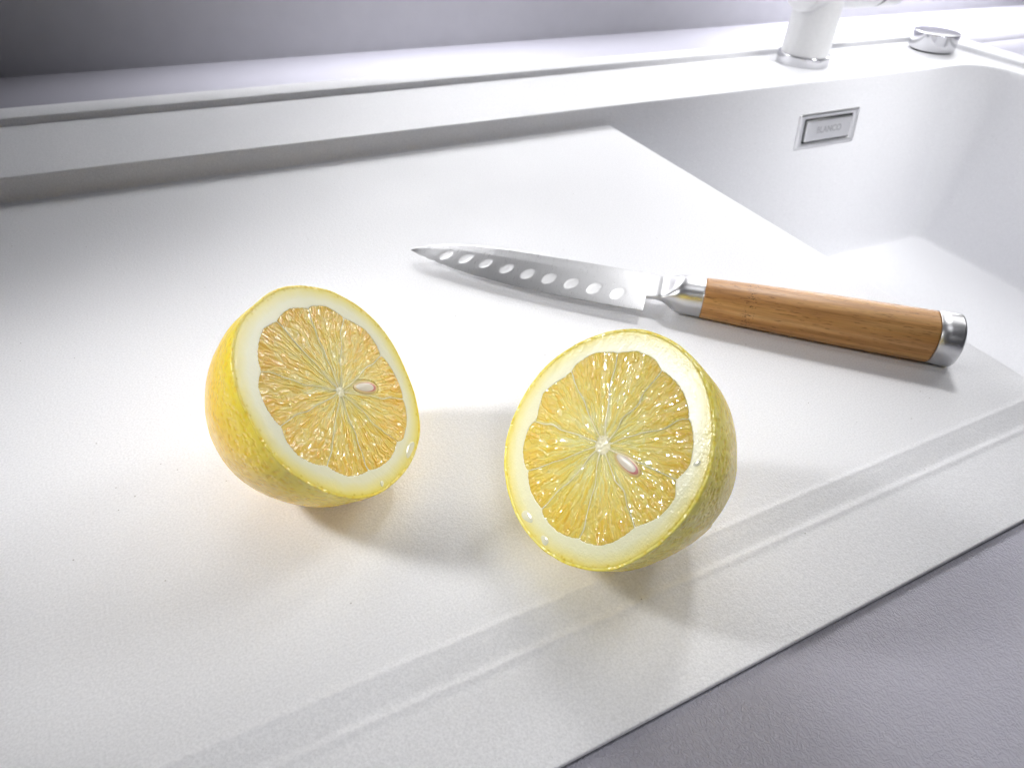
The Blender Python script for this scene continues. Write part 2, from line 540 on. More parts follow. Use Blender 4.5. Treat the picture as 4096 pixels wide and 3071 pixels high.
# ------------------------------------------------------------------ knife
ka = Vector((0.20418, 0.19414, 0.0086))
sd = Vector((0.73379, -0.67910, 0.01949)).normalized()
w0 = Vector((0, 0, 1)).cross(sd).normalized()
if w0.y < 0: w0 = -w0
def kframe(tilt):
    n0_ = sd.cross(w0).normalized()
    if n0_.z < 0: n0_ = -n0_
    wv = (math.cos(tilt) * w0 + math.sin(tilt) * n0_).normalized()
    nv = sd.cross(wv).normalized()
    return wv, nv
wv, nv = kframe(0.20)
Mk = Matrix(((sd.x, wv.x, nv.x, ka.x), (sd.y, wv.y, nv.y, ka.y), (sd.z, wv.z, nv.z, ka.z), (0, 0, 0, 1)))
knife = empty('kitchen_knife', Mk, 'steel kitchen knife with an oval-dimpled blade and round bamboo handle lying on the drainer', 'knife')
mm = 0.001
# blade outline in the knife frame (mm)
sp_s = np.array([-135.5, -132.4, -126.8, -119.4, -110.7, -90.6, -68.4, -46.6, -29.5, -22.0, -14.0, -9.0])
sp_w = np.array([-1.5, 1.4, 4.4, 6.8, 8.5, 9.9, 10.2, 9.9, 9.3, 8.8, 7.6, 6.0])
ed_s = np.array([-135.5, -127.9, -116.6, -102.1, -84.0, -62.4, -41.7, -24.0])
ed_w = np.array([-1.5, -4.7, -7.8, -10.8, -13.1, -14.6, -15.0, -14.8])
def smooth_interp(x, xp, fp):
    y = np.interp(x, xp, fp)
    ys_ = [np.interp(x + d, xp, fp) for d in (-2.5, -1.2, 1.2, 2.5)]
    return (y + sum(ys_)) / 5
ss = np.concatenate([np.array([-135.5, -135.3, -135.0, -134.4, -133.6]), np.linspace(-132.8, -24.0, 300)])
top = np.where(ss < -131, np.interp(ss, sp_s, sp_w), smooth_interp(ss, sp_s, sp_w))
bot = np.where(ss < -131, np.interp(ss, ed_s, ed_w), smooth_interp(ss, ed_s, ed_w))
bot = np.minimum(bot, top - 0.02)
nw = 84
tt = np.linspace(0, 1, nw)
SS = ss[:, None] + 0 * tt[None]
WW = bot[:, None] + (top - bot)[:, None] * tt[None]
hmax = 0.95 * np.clip((ss + 136.5) / 40, 0.25, 1)[:, None]
dedge = WW - bot[:, None]
wd = (top - bot)[:, None]
H = hmax * np.clip(dedge / np.maximum(wd * 0.72, 0.1), 0, 1) ** 0.8 + 0.05
H = np.minimum(H, 0.06 + dedge * 0.22)
H = H * (1 - 0.5 * np.clip((tt[None] - 0.965) / 0.035, 0, 1) ** 2)
dims = [(-118.0, -0.8), (-108.4, -1.3), (-98.3, -2.2), (-88.0, -3.4), (-77.8, -4.5), (-67.6, -5.2), (-57.2, -5.9), (-46.8, -6.6), (-36.1, -7.2)]
Hd = H.copy()
hol = 0 * H
for i, (ds, dw) in enumerate(dims):
    ca, sa = math.cos(math.radians(58)), math.sin(math.radians(58))
    x_ = (SS - ds); y_ = (WW - dw)
    u_ = (x_ * ca + y_ * sa) / (4.0 + 0.035 * i); v__ = (-x_ * sa + y_ * ca) / (2.2 + 0.06 * i)
    q = np.clip(1 - (u_ ** 2 + v__ ** 2), 0, 1)
    Hd -= 0.09 * q * (2 - q)
    hol = np.maximum(hol, np.clip(q * 5, 0, 1))
ns = len(ss)
Vt = np.stack([SS, WW, Hd], -1).reshape(-1, 3) * mm
Vb = np.stack([SS, WW, -H], -1).reshape(-1, 3) * mm
Ft = grid_faces(ns, nw)
Fb = grid_faces(ns, nw)[:, ::-1] + ns * nw
idx = np.arange(ns * nw).reshape(ns, nw)
loop = np.concatenate([idx[:, 0], idx[-1, 1:], idx[-2::-1, -1], idx[0, -2:0:-1]])
a = np.arange(len(loop)); b2 = (a + 1) % len(loop)
Fs = np.stack([loop[a], loop[a] + ns * nw, loop[b2] + ns * nw, loop[b2]], -1)
mesh_np('blade', np.concatenate([Vt, Vb]), np.concatenate([Ft, Fb, Fs]), BLADE, knife, attrs={'hollow': np.concatenate([hol.ravel()] * 2)})

def loft(name, secs, mat, parent, n=64, cap=True):
    """secs: (s, w_lo, w_hi, n_lo, n_hi, exponent) in mm"""
    V = []
    for s_, wl, wh, nl, nh, ex in secs:
        for k in range(n):
            a = 2 * math.pi * k / n
            c, s2 = math.cos(a), math.sin(a)
            cx = math.copysign(abs(c) ** (2 / ex), c); sy = math.copysign(abs(s2) ** (2 / ex), s2)
            V.append((s_ * mm, ((wl + wh) / 2 + (wh - wl) / 2 * cx) * mm, ((nl + nh) / 2 + (nh - nl) / 2 * sy) * mm))
    F = [(i * n + k, (i + 1) * n + k, (i + 1) * n + (k + 1) % n, i * n + (k + 1) % n) for i in range(len(secs) - 1) for k in range(n)]
    return mesh_np(name, V, F, mat, parent)

def csec(s_, r, ex=2.25, z=0.0, k=1.0):
    return (s_, -r * k, r * k, z - r, z + r, ex)
R0, R1 = 8.3, 10.3
hr = lambda s_: R0 + (R1 - R0) * (s_ / 93.0) ** 0.9 + 0.35 * math.sin(math.pi * s_ / 93.0)
# ferrule : concave neck flowing out of the blade
fs = []
for t in np.linspace(0, 1, 60):
    s_ = -24.2 + 24.2 * t
    lo = np.interp(s_, [-24.2, -20, -17, -14, -11, -8, 0], [-6.2, -5.6, -5.6, -6.5, -7.8, -8.2, -8.2])
    hi = np.interp(s_, [-24.2, -20, -16, -13, -10, -7, 0], [9.0, 8.7, 8.2, 7.8, 7.9, 8.15, 8.2])
    th = np.interp(s_, [-24.2, -20.5, -18, -16, -14, -12, -10, -8, 0], [1.0, 1.0, 1.15, 2.2, 4.3, 6.4, 7.7, 8.1, 8.2])
    ex = np.interp(s_, [-24.2, -17, -13, -9], [9.0, 7.0, 3.0, 2.25])
    fs.append((s_, lo, hi, -th, th, ex))
sm = np.array(fs)
for _ in range(12):
    sm[1:-1, 1:] = (sm[:-2, 1:] + 2 * sm[1:-1, 1:] + sm[2:, 1:]) / 4
fs = [tuple(r) for r in sm]
fs += [(s_, -(hr(0) - .1), hr(0) - .1, -(hr(0) - .1), hr(0) - .1, 2.3) for s_ in (0.0,)]
for s_, d in ((0.0, 3.0), (0.01, 8.0)):
    r = hr(0) - d
    fs.append((s_, -r, r, -r, r, 2.3))
loft('ferrule', fs, CAPM, knife)
hs = [csec(0.05, 0.3), csec(0.05, R0 - 0.5), csec(0.35, hr(0))]
hs += [csec(s_, hr(s_)) for s_ in np.linspace(1, 92, 40)]
hs += [csec(92.7, hr(93)), csec(92.95, hr(93) - 0.5), csec(92.95, 0.3)]
loft('handle', hs, BAMBOO, knife)
cs = [csec(93.0, 0.2), csec(93.0, 10.0), csec(93.2, 10.35), csec(97, 10.6), csec(101, 10.75)]
cs += [csec(101 + 1.3 * math.sin(t), 10.75 - 1.1 * (1 - math.cos(t)) - 0.0) for t in np.linspace(0.1, math.pi / 2, 8)]
cs += [csec(102.35, 6.0), csec(102.4, 0.1)]
loft('end_cap', cs, CAPM, knife)

# ------------------------------------------------------------------ lemons
def peel_mat(name, green, flip=1.0):
    mt, nt, b = new_mat(name)
    L = nt.links.new
    tc = N(nt, 'ShaderNodeTexCoord')
    v = N(nt, 'ShaderNodeTexVoronoi', _Scale=760.0)
    nn = N(nt, 'ShaderNodeTexNoise', _Scale=260.0, _Detail=3.0)
    big = N(nt, 'ShaderNodeTexNoise', _Scale=38.0, _Detail=3.0)
    mixv = N(nt, 'ShaderNodeMix', data_type='VECTOR'); mixv.inputs['Factor'].default_value = 0.0022
    L(tc.outputs['Object'], nn.inputs['Vector']); L(tc.outputs['Object'], big.inputs['Vector'])
    L(tc.outputs['Object'], mixv.inputs['A']); L(nn.outputs['Color'], mixv.inputs['B'])
    L(mixv.outputs['Result'], v.inputs['Vector']); v.inputs['Scale'].default_value = 620.0
    at = N(nt, 'ShaderNodeAttribute', attribute_name='fdist')      # distance back from the cut edge
    ct = N(nt, 'ShaderNodeMath', operation='ADD')
    bigs = N(nt, 'ShaderNodeMath', operation='MULTIPLY'); bigs.inputs[1].default_value = 0.45
    L(big.outputs[0], bigs.inputs[0])
    L(at.outputs['Fac'], ct.inputs[0]); L(bigs.outputs[0], ct.inputs[1])
    if green > .5:
        cr = ramp(nt, [(0.12, (0.97, 0.85, 0.22)), (0.30, (0.97, 0.81, 0.10)), (0.55, (0.98, 0.78, 0.06)), (0.95, (0.98, 0.72, 0.05))], ct.outputs[0])
    else:
        cr = ramp(nt, [(0.12, (0.96, 0.82, 0.24)), (0.30, (0.98, 0.76, 0.07)), (0.55, (0.98, 0.70, 0.04)), (0.95, (0.98, 0.62, 0.03))], ct.outputs[0])
    gl = ramp(nt, [(0.18, (0.97, 0.86, 0.55)), (0.52, (1.0, 1.0, 1.0))], v.outputs['Distance'])
    mx = N(nt, 'ShaderNodeMix', data_type='RGBA', blend_type='MULTIPLY'); mx.inputs['Factor'].default_value = 0.9
    L(cr.outputs[0], mx.inputs['A']); L(gl.outputs[0], mx.inputs['B'])
    L(mx.outputs['Result'], b.inputs['Base Color'])
    b.inputs['Roughness'].default_value = 0.27
    b.inputs['Coat Weight'].default_value = 0.25
    b.inputs['Coat Roughness'].default_value = 0.12
    b.inputs['Subsurface Weight'].default_value = 0.35
    b.inputs['Subsurface Radius'].default_value = (1.0, 0.9, 0.6)
    b.inputs['Subsurface Scale'].default_value = 0.0006
    hr_ = ramp(nt, [(0.1, (0, 0, 0)), (0.60, (1, 1, 1))], v.outputs['Distance'])
    ad = N(nt, 'ShaderNodeMath', operation='ADD')
    L(hr_.outputs[0], ad.inputs[0]); L(nn.outputs[0], ad.inputs[1])
    bp = N(nt, 'ShaderNodeBump', _Strength=0.7, _Distance=0.00022)
    L(ad.outputs[0], bp.inputs['Height']); L(bp.outputs[0], b.inputs['Normal']); L(bp.outputs[0], b.inputs['Coat Normal'])
    return mt

def pith_mat(name, pale):
    mt, nt, b = new_mat(name)
    L = nt.links.new
    tc = N(nt, 'ShaderNodeTexCoord')
    at = N(nt, 'ShaderNodeAttribute', attribute_name='edge')      # 0 at the core .. 1 at the zest
    n1 = N(nt, 'ShaderNodeTexNoise', _Scale=220.0, _Detail=4.0)
    L(tc.outputs['Object'], n1.inputs['Vector'])
    v = N(nt, 'ShaderNodeTexVoronoi', _Scale=620.0); L(tc.outputs['Object'], v.inputs['Vector'])
    ns_ = N(nt, 'ShaderNodeMath', operation='MULTIPLY_ADD'); ns_.inputs[1].default_value = 0.05; ns_.inputs[2].default_value = -0.025
    L(n1.outputs[0], ns_.inputs[0])
    ad = N(nt, 'ShaderNodeMath', operation='ADD'); L(at.outputs['Fac'], ad.inputs[0]); L(ns_.outputs[0], ad.inputs[1])
    cr = ramp(nt, [(0.0, (0.98, 0.90, 0.66)), (0.12, (0.98, 0.86, 0.52)), (0.66, (0.98, 0.88, 0.56)), (0.79, (0.97, 0.92, 0.64 + pale)), (0.86, (0.97, 0.92, 0.60 + pale)), (0.93, (0.96, 0.85, 0.36)), (0.975, (0.94, 0.78, 0.16))], ad.outputs[0])
    # oil glands in the zest ring
    gz = ramp(nt, [(0.15, (0.84, 0.78, 0.30)), (0.36, (1, 1, 1))], v.outputs['Distance'])
    gm = ramp(nt, [(0.945, (0, 0, 0)), (0.968, (1, 1, 1))], ad.outputs[0])
    mx = N(nt, 'ShaderNodeMix', data_type='RGBA', blend_type='MULTIPLY')
    L(gm.outputs[0], mx.inputs['Factor']); L(cr.outputs[0], mx.inputs['A']); L(gz.outputs[0], mx.inputs['B'])
    L(mx.outputs['Result'], b.inputs['Base Color'])
    b.inputs['Roughness'].default_value = 0.33
    b.inputs['Coat Weight'].default_value = 0.4
    b.inputs['Coat Roughness'].default_value = 0.12
    b.inputs['Subsurface Weight'].default_value = 0.6
    b.inputs['Subsurface Radius'].default_value = (1.0, 0.97, 0.85)
    b.inputs['Subsurface Scale'].default_value = 0.0004
    # saw marks of the knife + fibre grain
    mp = N(nt, 'ShaderNodeMapping'); mp.inputs['Rotation'].default_value = (0, 0, math.radians(35)); mp.inputs['Scale'].default_value = (1, 0.10, 1)
    L(tc.outputs['Object'], mp.inputs[0])
    n2 = N(nt, 'ShaderNodeTexNoise', _Scale=900.0, _Detail=3.0); L(mp.outputs[0], n2.inputs['Vector'])
    n3 = N(nt, 'ShaderNodeTexNoise', _Scale=1900.0, _Detail=3.0); L(tc.outputs['Object'], n3.inputs['Vector'])
    a2 = N(nt, 'ShaderNodeMath', operation='ADD'); L(n2.outputs[0], a2.inputs[0]); L(n3.outputs[0], a2.inputs[1])
    bp = N(nt, 'ShaderNodeBump', _Strength=0.38, _Distance=0.00016)
    L(a2.outputs[0], bp.inputs['Height']); L(bp.outputs[0], b.inputs['Normal']); L(bp.outputs[0], b.inputs['Coat Normal'])
    return mt

def pulp_mat(name, warm):
    mt, nt, b = new_mat(name)
    L = nt.links.new
    at = N(nt, 'ShaderNodeAttribute', attribute_name='cell')
    w_ = warm
    cr = ramp(nt, [(0.0, (0.97, 0.86 - .05 * w_, 0.38)), (0.35, (0.95, 0.76 - .07 * w_, 0.18)), (0.7, (0.93, 0.68 - .09 * w_, 0.095)), (1.0, (0.91, 0.61 - .10 * w_, 0.055))], at.outputs['Fac'])
    L(cr.outputs[0], b.inputs['Base Color'])
    b.inputs['Roughness'].default_value = 0.35
    b.inputs['Specular IOR Level'].default_value = 0.3
    b.inputs['Coat Weight'].default_value = 1.0
    b.inputs['Coat IOR'].default_value = 2.2
    b.inputs['Coat Roughness'].default_value = 0.06
    b.inputs['Subsurface Weight'].default_value = 1.0
    b.inputs['Subsurface Radius'].default_value = (1.0, 0.95, 0.75)
    b.inputs['Subsurface Scale'].default_value = 0.0009
    sv = N(nt, 'ShaderNodeAttribute', attribute_name='streak')
    n1 = N(nt, 'ShaderNodeTexNoise', _Scale=1.0, _Detail=3.0, _Distortion=0.6)
    L(sv.outputs['Vector'], n1.inputs['Vector'])
    bp = N(nt, 'ShaderNodeBump', _Strength=0.22, _Distance=0.0004)
    L(n1.outputs[0], bp.inputs['Height'])
    ha = N(nt, 'ShaderNodeAttribute', attribute_name='wet')
    bc = N(nt, 'ShaderNodeBump', _Strength=1.0, _Distance=0.001)
    L(ha.outputs['Fac'], bc.inputs['Height']); L(bp.outputs[0], bc.inputs['Normal'])
    L(bc.outputs[0], b.inputs['Coat Normal'])
    return mt

SEED = plain_mat('seed_flesh', (0.86, 0.79, 0.66), 0.3)
SEEDRIM = plain_mat('seed_skin', (0.62, 0.22, 0.20), 0.3)
SEEDHULL = plain_mat('seed_hull', (0.80, 0.62, 0.30), 0.25)
jm = plain_mat('wet_pith', (0.95, 0.93, 0.70), 0.04, spec=0.9)
_b = jm.node_tree.nodes['Principled BSDF']
_b.inputs['Coat Weight'].default_value = 1.0
_b.inputs['Coat Roughness'].default_value = 0.02
_b.inputs['Coat IOR'].default_value = 1.8

LEM = {
'R': dict(v=[0.0907, 0.1083, -3.0639, 0.6814, 32.0, 46.8, 0.03904],
 rim=[(-13.84, 30.06), (-23.02, 22.15), (-28.89, 13.09), (-31.76, 3.85), (-31.7, -5.85), (-29.22, -15.23), (-25.05, -21.94), (-19.48, -26.69), (-12.73, -30.18), (-6.01, -32.05), (0.65, -32.38), (6.79, -31.67), (12.84, -29.6), (18.38, -26.63), (24.64, -21.16), (28.71, -12.68), (30.4, -6.43), (31.06, 1.64), (30.6, 6.72), (29.42, 12.22), (25.35, 19.63), (18.9, 26.46), (9.98, 31.97), (0.89, 33.55), (-8.06, 32.27)],
 core=(0.43, 0.63),
 mem=[(-14.03, 21.4), (1.01, 25.22), (15.6, 20.73), (23.21, 7.77), (22.27, -8.08), (12.85, -21.58), (-2.36, -24.26), (-13.87, -21.01), (-22.08, -7.83), (-22.74, 8.8)],
 bnd=[(-20.12, 17.65), (-16.88, 19.99), (-11.79, 23.36), (-8.79, 25.58), (-3.48, 26.71), (-0.17, 26.11), (2.76, 25.87), (8.75, 25.07), (14.52, 21.57), (16.56, 20.36), (20.16, 17.12), (23.21, 12.46), (23.16, 8.84), (23.59, 6.7), (25.71, 4.08), (25.75, -2.05), (23.34, -7.1), (22.43, -9.67), (20.95, -14.55), (17.99, -18.84), (13.56, -21.52), (11.7, -22.35), (5.73, -25.12), (-0.75, -25.36), (-3.55, -24.36), (-8.86, -23.55), (-12.65, -21.29), (-15.04, -20.36), (-20.28, -16.81), (-23.09, -11.19), (-23.22, -6.76), (-26.3, -1.3), (-23.49, 7.03), (-23.25, 10.94)],
 seeds=[((4.99, 1.31), (14.22, 1.9), 1.85)],
 glints=[(-4.6, -29.3, 2.3, 1.2, 0.12), (4.6, -29.6, 1.5, 1.0, -0.1), (24.5, 14.0, 1.0, 0.6, 1.2)], green=1.0, warm=0.0, core_r=2.6),
'L': dict(v=[0.0349, 0.1618, -0.7028, 0.7394, 32.5, 40.8, 0.0365],
 rim=[(22.04, 24.45), (16.36, 28.62), (9.08, 31.33), (-0.3, 32.17), (-8.56, 31.94), (-18.1, 27.76), (-22.27, 24.43), (-26.79, 18.82), (-29.61, 13.13), (-32.61, 4.78), (-32.73, -3.12), (-30.72, -11.35), (-26.56, -19.57), (-19.15, -26.74), (-8.6, -30.81), (1.86, -32.33), (12.23, -30.34), (19.98, -25.18), (28.15, -14.67), (33.05, -3.91), (33.29, 5.16), (30.21, 14.64), (26.8, 20.11)],
 core=(-0.01, -1.39),
 mem=[(14.21, 20.42), (22.46, 10.58), (23.93, -6.08), (16.72, -20.47), (1.34, -24.85), (-13.75, -21.07), (-23.34, -10.1), (-24.24, 7.28), (-15.65, 19.89), (2.19, 24.34)],
 bnd=[(-4.36, 26.02), (-10.91, 23.37), (-14.26, 20.48), (-16.13, 19.23), (-20.03, 16.97), (-22.91, 11.78), (-23.96, 8.46), (-24.52, 6.1), (-26.47, 2.18), (-27.15, -2.31), (-24.18, -8.83), (-23.16, -11.07), (-21.09, -16.44), (-15.48, -20.86), (-12.03, -22.9), (-4.74, -25.5), (0.77, -25.15), (5.34, -26.24), (12.16, -24.11), (16.72, -20.47), (22.22, -13.18), (24.23, -5.48), (26.84, 2.48), (24.05, 9.42), (22.7, 12.78), (20.86, 17.38), (16.52, 20.29), (13.62, 21.59), (8.85, 24.61), (3.76, 25.0), (-0.87, 25.54)],
 seeds=[((5.18, -4.19), (12.13, -10.26), 2.0)],
 glints=[(3.2, -30.0, 3.4, 1.1, 0.05), (-14.5, -26.8, 0.9, 0.6, 0.4)], green=0.0, warm=0.35, core_r=1.7),
}

def polar_fn(pts, c, k=3, blend=0.0, rad=None):
    """periodic smoothed radius(theta) through points about c"""
    p = np.array(pts) - np.array(c)
    th = np.arctan2(p[:, 1], p[:, 0]); r = np.hypot(p[:, 0], p[:, 1])
    o_ = np.argsort(th); th = th[o_]; r = r[o_]
    TH = np.linspace(-np.pi, np.pi, 721)[:-1]
    R_ = np.interp(TH, np.concatenate([th - 2 * np.pi, th, th + 2 * np.pi]), np.tile(r, 3))
    ker = np.hanning(2 * k + 1); ker /= ker.sum()
    R_ = np.convolve(np.concatenate([R_[-k:], R_, R_[:k]]), ker, 'valid')
    return lambda t: np.interp((np.asarray(t) + np.pi) % (2 * np.pi) - np.pi, np.append(TH, np.pi), np.append(R_, R_[0]))

def vnoise(x, y, seed):
    """cheap 2-D value noise"""
    xi = np.floor(x).astype(int); yi = np.floor(y).astype(int)
    fx = x - xi; fy = y - yi
    fx = fx * fx * (3 - 2 * fx); fy = fy * fy * (3 - 2 * fy)
    def h(a, b):
        v = np.sin(a * 127.1 + b * 311.7 + seed * 17.3) * 43758.5453
        return v - np.floor(v)
    return (h(xi, yi) * (1 - fx) * (1 - fy) + h(xi + 1, yi) * fx * (1 - fy) + h(xi, yi + 1) * (1 - fx) * fy + h(xi + 1, yi + 1) * fx * fy)

def make_lemon(key, label):
    D = LEM[key]
    x, y, az, el, b_, a_, z0 = D['v']
    nrm = Vector((math.cos(el) * math.cos(az), math.cos(el) * math.sin(az), math.sin(el)))
    u = Vector((0, 0, 1)).cross(nrm).normalized(); wv_ = nrm.cross(u)
    cen = Vector((x, y, z0))
    base = Vector((x, y, 0))
    Rf = Matrix((u, wv_, nrm)).transposed()
    seedn = 11 if key == 'R' else 23
    core = np.array(D['core'])
    rimf = polar_fn(D['rim'], (0, 0), 22)
    bndf = polar_fn(D['bnd'], core, 4)
    memt = np.sort(np.arctan2(*(np.array(D['mem']) - core).T[::-1]))
    nseg = len(memt)
    # ---- outer skin
    nth, nt_ = 360, 110
    th = np.linspace(0, 2 * np.pi, nth, endpoint=False)
    rr = rimf(th)
    rr = rr + 0.16 * (vnoise(th * 40 / np.pi, th * 0, seedn) - .5)
    tv = np.linspace(0, 1, nt_) ** 1.15 * (np.pi / 2)
    TH, TV = np.meshgrid(th, tv, indexing='ij')
    k = np.clip(TV / (np.pi / 2), 0, 1)
    RR = (rr[:, None] * (1 - k) + b_ * k)
    fr_ = np.cos(TV) ** 0.92
    dep = a_ * np.sin(TV)
    lum = 1 + 0.012 * (vnoise(TH * 6 / np.pi + 3, TV * 5, seedn) - .5) * 2 * np.clip(TV * 6, 0, 1)
    PX = RR * fr_ * np.cos(TH) * lum; PY = RR * fr_ * np.sin(TH) * lum; PZ = -dep
    outer = np.stack([PX, PY, PZ], -1)
    # rest on the drainer: shift so that the lowest point touches z = 0
    Rn = np.array(Rf)
    zw = (outer.reshape(-1, 3) * mm) @ Rn[2]
    z0r = -zw.min()
    low = (outer.reshape(-1, 3) * mm)[zw.argmin()] @ Rn.T
    base = Vector((x + low[0], y + low[1], 0.0))
    M = Matrix.Translation(base) @ Rf.to_4x4()
    off = np.array(Rf.transposed() @ (Vector((x, y, z0r)) - base))       # face centre in the thing's frame (m)
    root = empty('lemon_half', M, label, 'lemon')
    P = lambda A: np.asarray(A).reshape(-1, 3) * mm + off
    # peel shell : outer dome + cut band + inner dome
    zest = 0.75
    fd = np.clip(TV * a_ / 22.0, 0, 1)
    rows = [outer]
    sc = lambda t, depth: np.stack([(RR - t) * fr_ * np.cos(TH), (RR - t) * fr_ * np.sin(TH), PZ * (1 - t / a_) - depth], -1)
    inner = sc(zest, 0.0)[:, ::-1]
    band_n = 5
    bandr = np.linspace(0, zest, band_n)[::-1]
    r0 = rimf(th)
    band = np.stack([np.stack([(rr - t) * np.cos(th), (rr - t) * np.sin(th), 0.05 * np.sin(np.pi * t / zest) + 0 * th], -1) for t in bandr], 1)
    Vp = np.concatenate([inner, band[:, :-1], outer], 1)
    f1 = np.concatenate([fd[:, ::-1], np.zeros((nth, band_n - 1)), fd], 1)
    mesh_np('peel', P(Vp), grid_faces(nth, Vp.shape[1], True)[:, ::-1], PEEL[key], root, attrs={'fdist': f1.ravel()})
    # ---- pith with the cavities of the segments
    nth2, nr = 900, 150
    t2 = np.linspace(-np.pi, np.pi, nth2, endpoint=False)
    # outer limit about the core
    oc = polar_fn([((rimf(a) - zest + .40) * math.cos(a), (rimf(a) - zest + .40) * math.sin(a)) for a in np.linspace(-np.pi, np.pi, 400)[:-1]], core, 2)(t2)
    q = np.linspace(0.001, 1, nr)
    T2, Q = np.meshgrid(t2, q, indexing='ij')
    Rr = Q * oc[:, None]
    def warp(r, t):
        return (vnoise(r * np.cos(t) * .22 + 50, r * np.sin(t) * .22 + 50, seedn) - .5) * 1.9 / (r + 3)
    T2u = T2
    T2 = T2 - warp(Rr, T2)
    T2 = (T2 + np.pi) % (2 * np.pi) - np.pi
    seg = (np.searchsorted(memt, T2) - 1) % nseg
    ta = memt[seg]; tb = memt[(seg + 1) % nseg]
    span = (tb - ta) % (2 * np.pi)
    loc = (T2 - ta) % (2 * np.pi)
    s_ = loc / span
    mem_w = 0.14
    dmem = np.minimum(loc, span - loc) * Rr
    rout = bndf(T2) * (1 - 0.022 * np.abs(2 * s_ - 1) ** 7)
    inside = np.minimum(np.minimum(dmem - mem_w, rout - Rr), Rr - D['core_r'])
    T2 = T2u
    hgt = 0.03 * (vnoise(Rr * np.cos(T2) * .5 + 9, Rr * np.sin(T2) * .5 + 9, seedn) - .5)
    fib = 0.25 * (vnoise(Rr * np.cos(T2) * 1.3 + 9, Rr * np.sin(T2) * 1.3 + 9, seedn + 2) - .5) * (Rr < D['core_r'] + 1)
    edge_drop = -0.30 * (1 - sstep(0.0, 0.55, oc[:, None] - Rr))
    Zp = np.where(inside > 0, -0.7 * sstep(0, 0.14, inside), np.where((Rr > D['core_r']) & (Rr < rout), 0.05, 0) + hgt + fib) + 0
    # extra hollows where the core is torn
    XX = core[0] + Rr * np.cos(T2); YY = core[1] + Rr * np.sin(T2)
    rc_ = np.hypot(XX, YY); rt = rimf(np.arctan2(YY, XX))
    edge = np.clip(rc_ / rt, 0, 1)
    topg = np.stack([XX, YY, Zp + edge_drop], -1)
    # bottom dome inside the peel
    nb = 30
    tb_ = np.linspace(0, np.pi / 2, nb)[1:]
    ex, ey = topg[:, -1, 0], topg[:, -1, 1]
    ang = np.arctan2(ey, ex); er = np.hypot(ex, ey)
    bot_ = np.stack([np.stack([(er * (1 - t / (np.pi / 2)) + (b_ - zest - .1) * t / (np.pi / 2) - .06) * math.cos(t) ** .92 * np.cos(ang),
                               (er * (1 - t / (np.pi / 2)) + (b_ - zest - .1) * t / (np.pi / 2) - .06) * math.cos(t) ** .92 * np.sin(ang),
                               -(a_ - zest - .15) * math.sin(t) + 0 * ang], -1) for t in tb_], 1)
    Vq = np.concatenate([topg, bot_], 1)
    ed = np.concatenate([edge, np.full((nth2, nb - 1), 0.85)], 1)
    mesh_np('pith', P(Vq), grid_faces(nth2, Vq.shape[1], True), PITH[key], root, attrs={'edge': ed.ravel()})
    # ---- pulp segments
    seeds = [(np.array(a), np.array(b), hw) for a, b, hw in D['seeds']]
    for i in range(nseg):
        ta = memt[i]; span = (memt[(i + 1) % nseg] - ta) % (2 * np.pi)
        na, nr_ = 84, 150
        sa = np.linspace(0, 1, na); sb = np.linspace(0, 1, nr_)
        SA, SB = np.meshgrid(sa, sb, indexing='ij')
        gap = 0.10
        rin = D['core_r'] * 0.62 + 0.5 * vnoise(SA * 4, SA * 0 + i, seedn)
        a0 = ta + SA * span
        ro = bndf(a0) * (1 - 0.022 * np.abs(2 * SA - 1) ** 7) + 0.10
        r_ = rin + (ro - rin) * SB
        half = np.maximum(span / 2 - 0.09 / r_, 0.012)
        aa = ta + span / 2 + (2 * SA - 1) * half
        aa = aa + warp(r_, aa)
        px = r_ * np.cos(aa); py = r_ * np.sin(aa)
        # vesicles : radially stretched cells
        rs = np.random.default_rng(seedn * 100 + i)
        area_ = 0.5 * span * ro.mean() ** 2
        nv = int(area_ / 4.2)
        vr = np.sqrt(rs.uniform(0.02, 1.0, nv)) * ro.mean() * 1.02
        va = ta + span * rs.uniform(0, 1, nv)
        vt = rs.uniform(0, 1, nv)
        wx = 0.9 * (vnoise(px * .35 + 40, py * .35 + 40, seedn + i) - .5)
        wr = r_ + 3.0 * (vnoise(px * .5 + 20, py * .5 + 20, seedn + 5) - .5)
        # fibres lean towards the middle of the segment
        mid = ta + span / 2
        a_eff = aa + wx / np.maximum(r_, 3) * 1.2
        d1 = np.full(px.shape, 1e9); d2 = d1.copy(); id1 = np.zeros(px.shape, int)
        for j in range(nv):
            L_ = 4.2 if vr[j] > 0.6 * ro.mean() else 6.0
            wdt = 0.55 + 0.034 * vr[j]
            dr = (wr - vr[j]) / L_
            dt = (a_eff - va[j]) * np.maximum((r_ + vr[j]) / 2, 1.5) / wdt
            dd = dr * dr + dt * dt
            sel = dd < d1
            d2 = np.where(sel, d1, np.minimum(d2, dd)); id1 = np.where(sel, j, id1); d1 = np.where(sel, dd, d1)
        f1_, f2_ = np.sqrt(d1), np.sqrt(d2)
        e_ = np.clip((f2_ - f1_) / 0.55, 0, 1)
        lvl = vt[id1]
        H_ = 0.20 * np.sin(e_ * np.pi / 2) + 0.16 * (lvl - .5)
        H_ += 0.22 * (vnoise(aa * 16 + wx * 2, r_ * 0.25 + lvl * 9, seedn + 9) - .5)
        tw = aa * (7 + 14 * (ro / 25)) + wx * 1.5
        H_ += 0.28 * sstep(0.54, 0.70, vnoise(tw * 1.35 + 3, r_ * 0.24 + 5 + vnoise(px * .8, py * .8, 5) * 1.5, seedn + 4))
        H_ += 0.12 * sstep(0.60, 0.76, vnoise(tw * 3.4 + 9, r_ * 0.45 + 25 + vnoise(px * .9, py * .9, 3), seedn + 6))
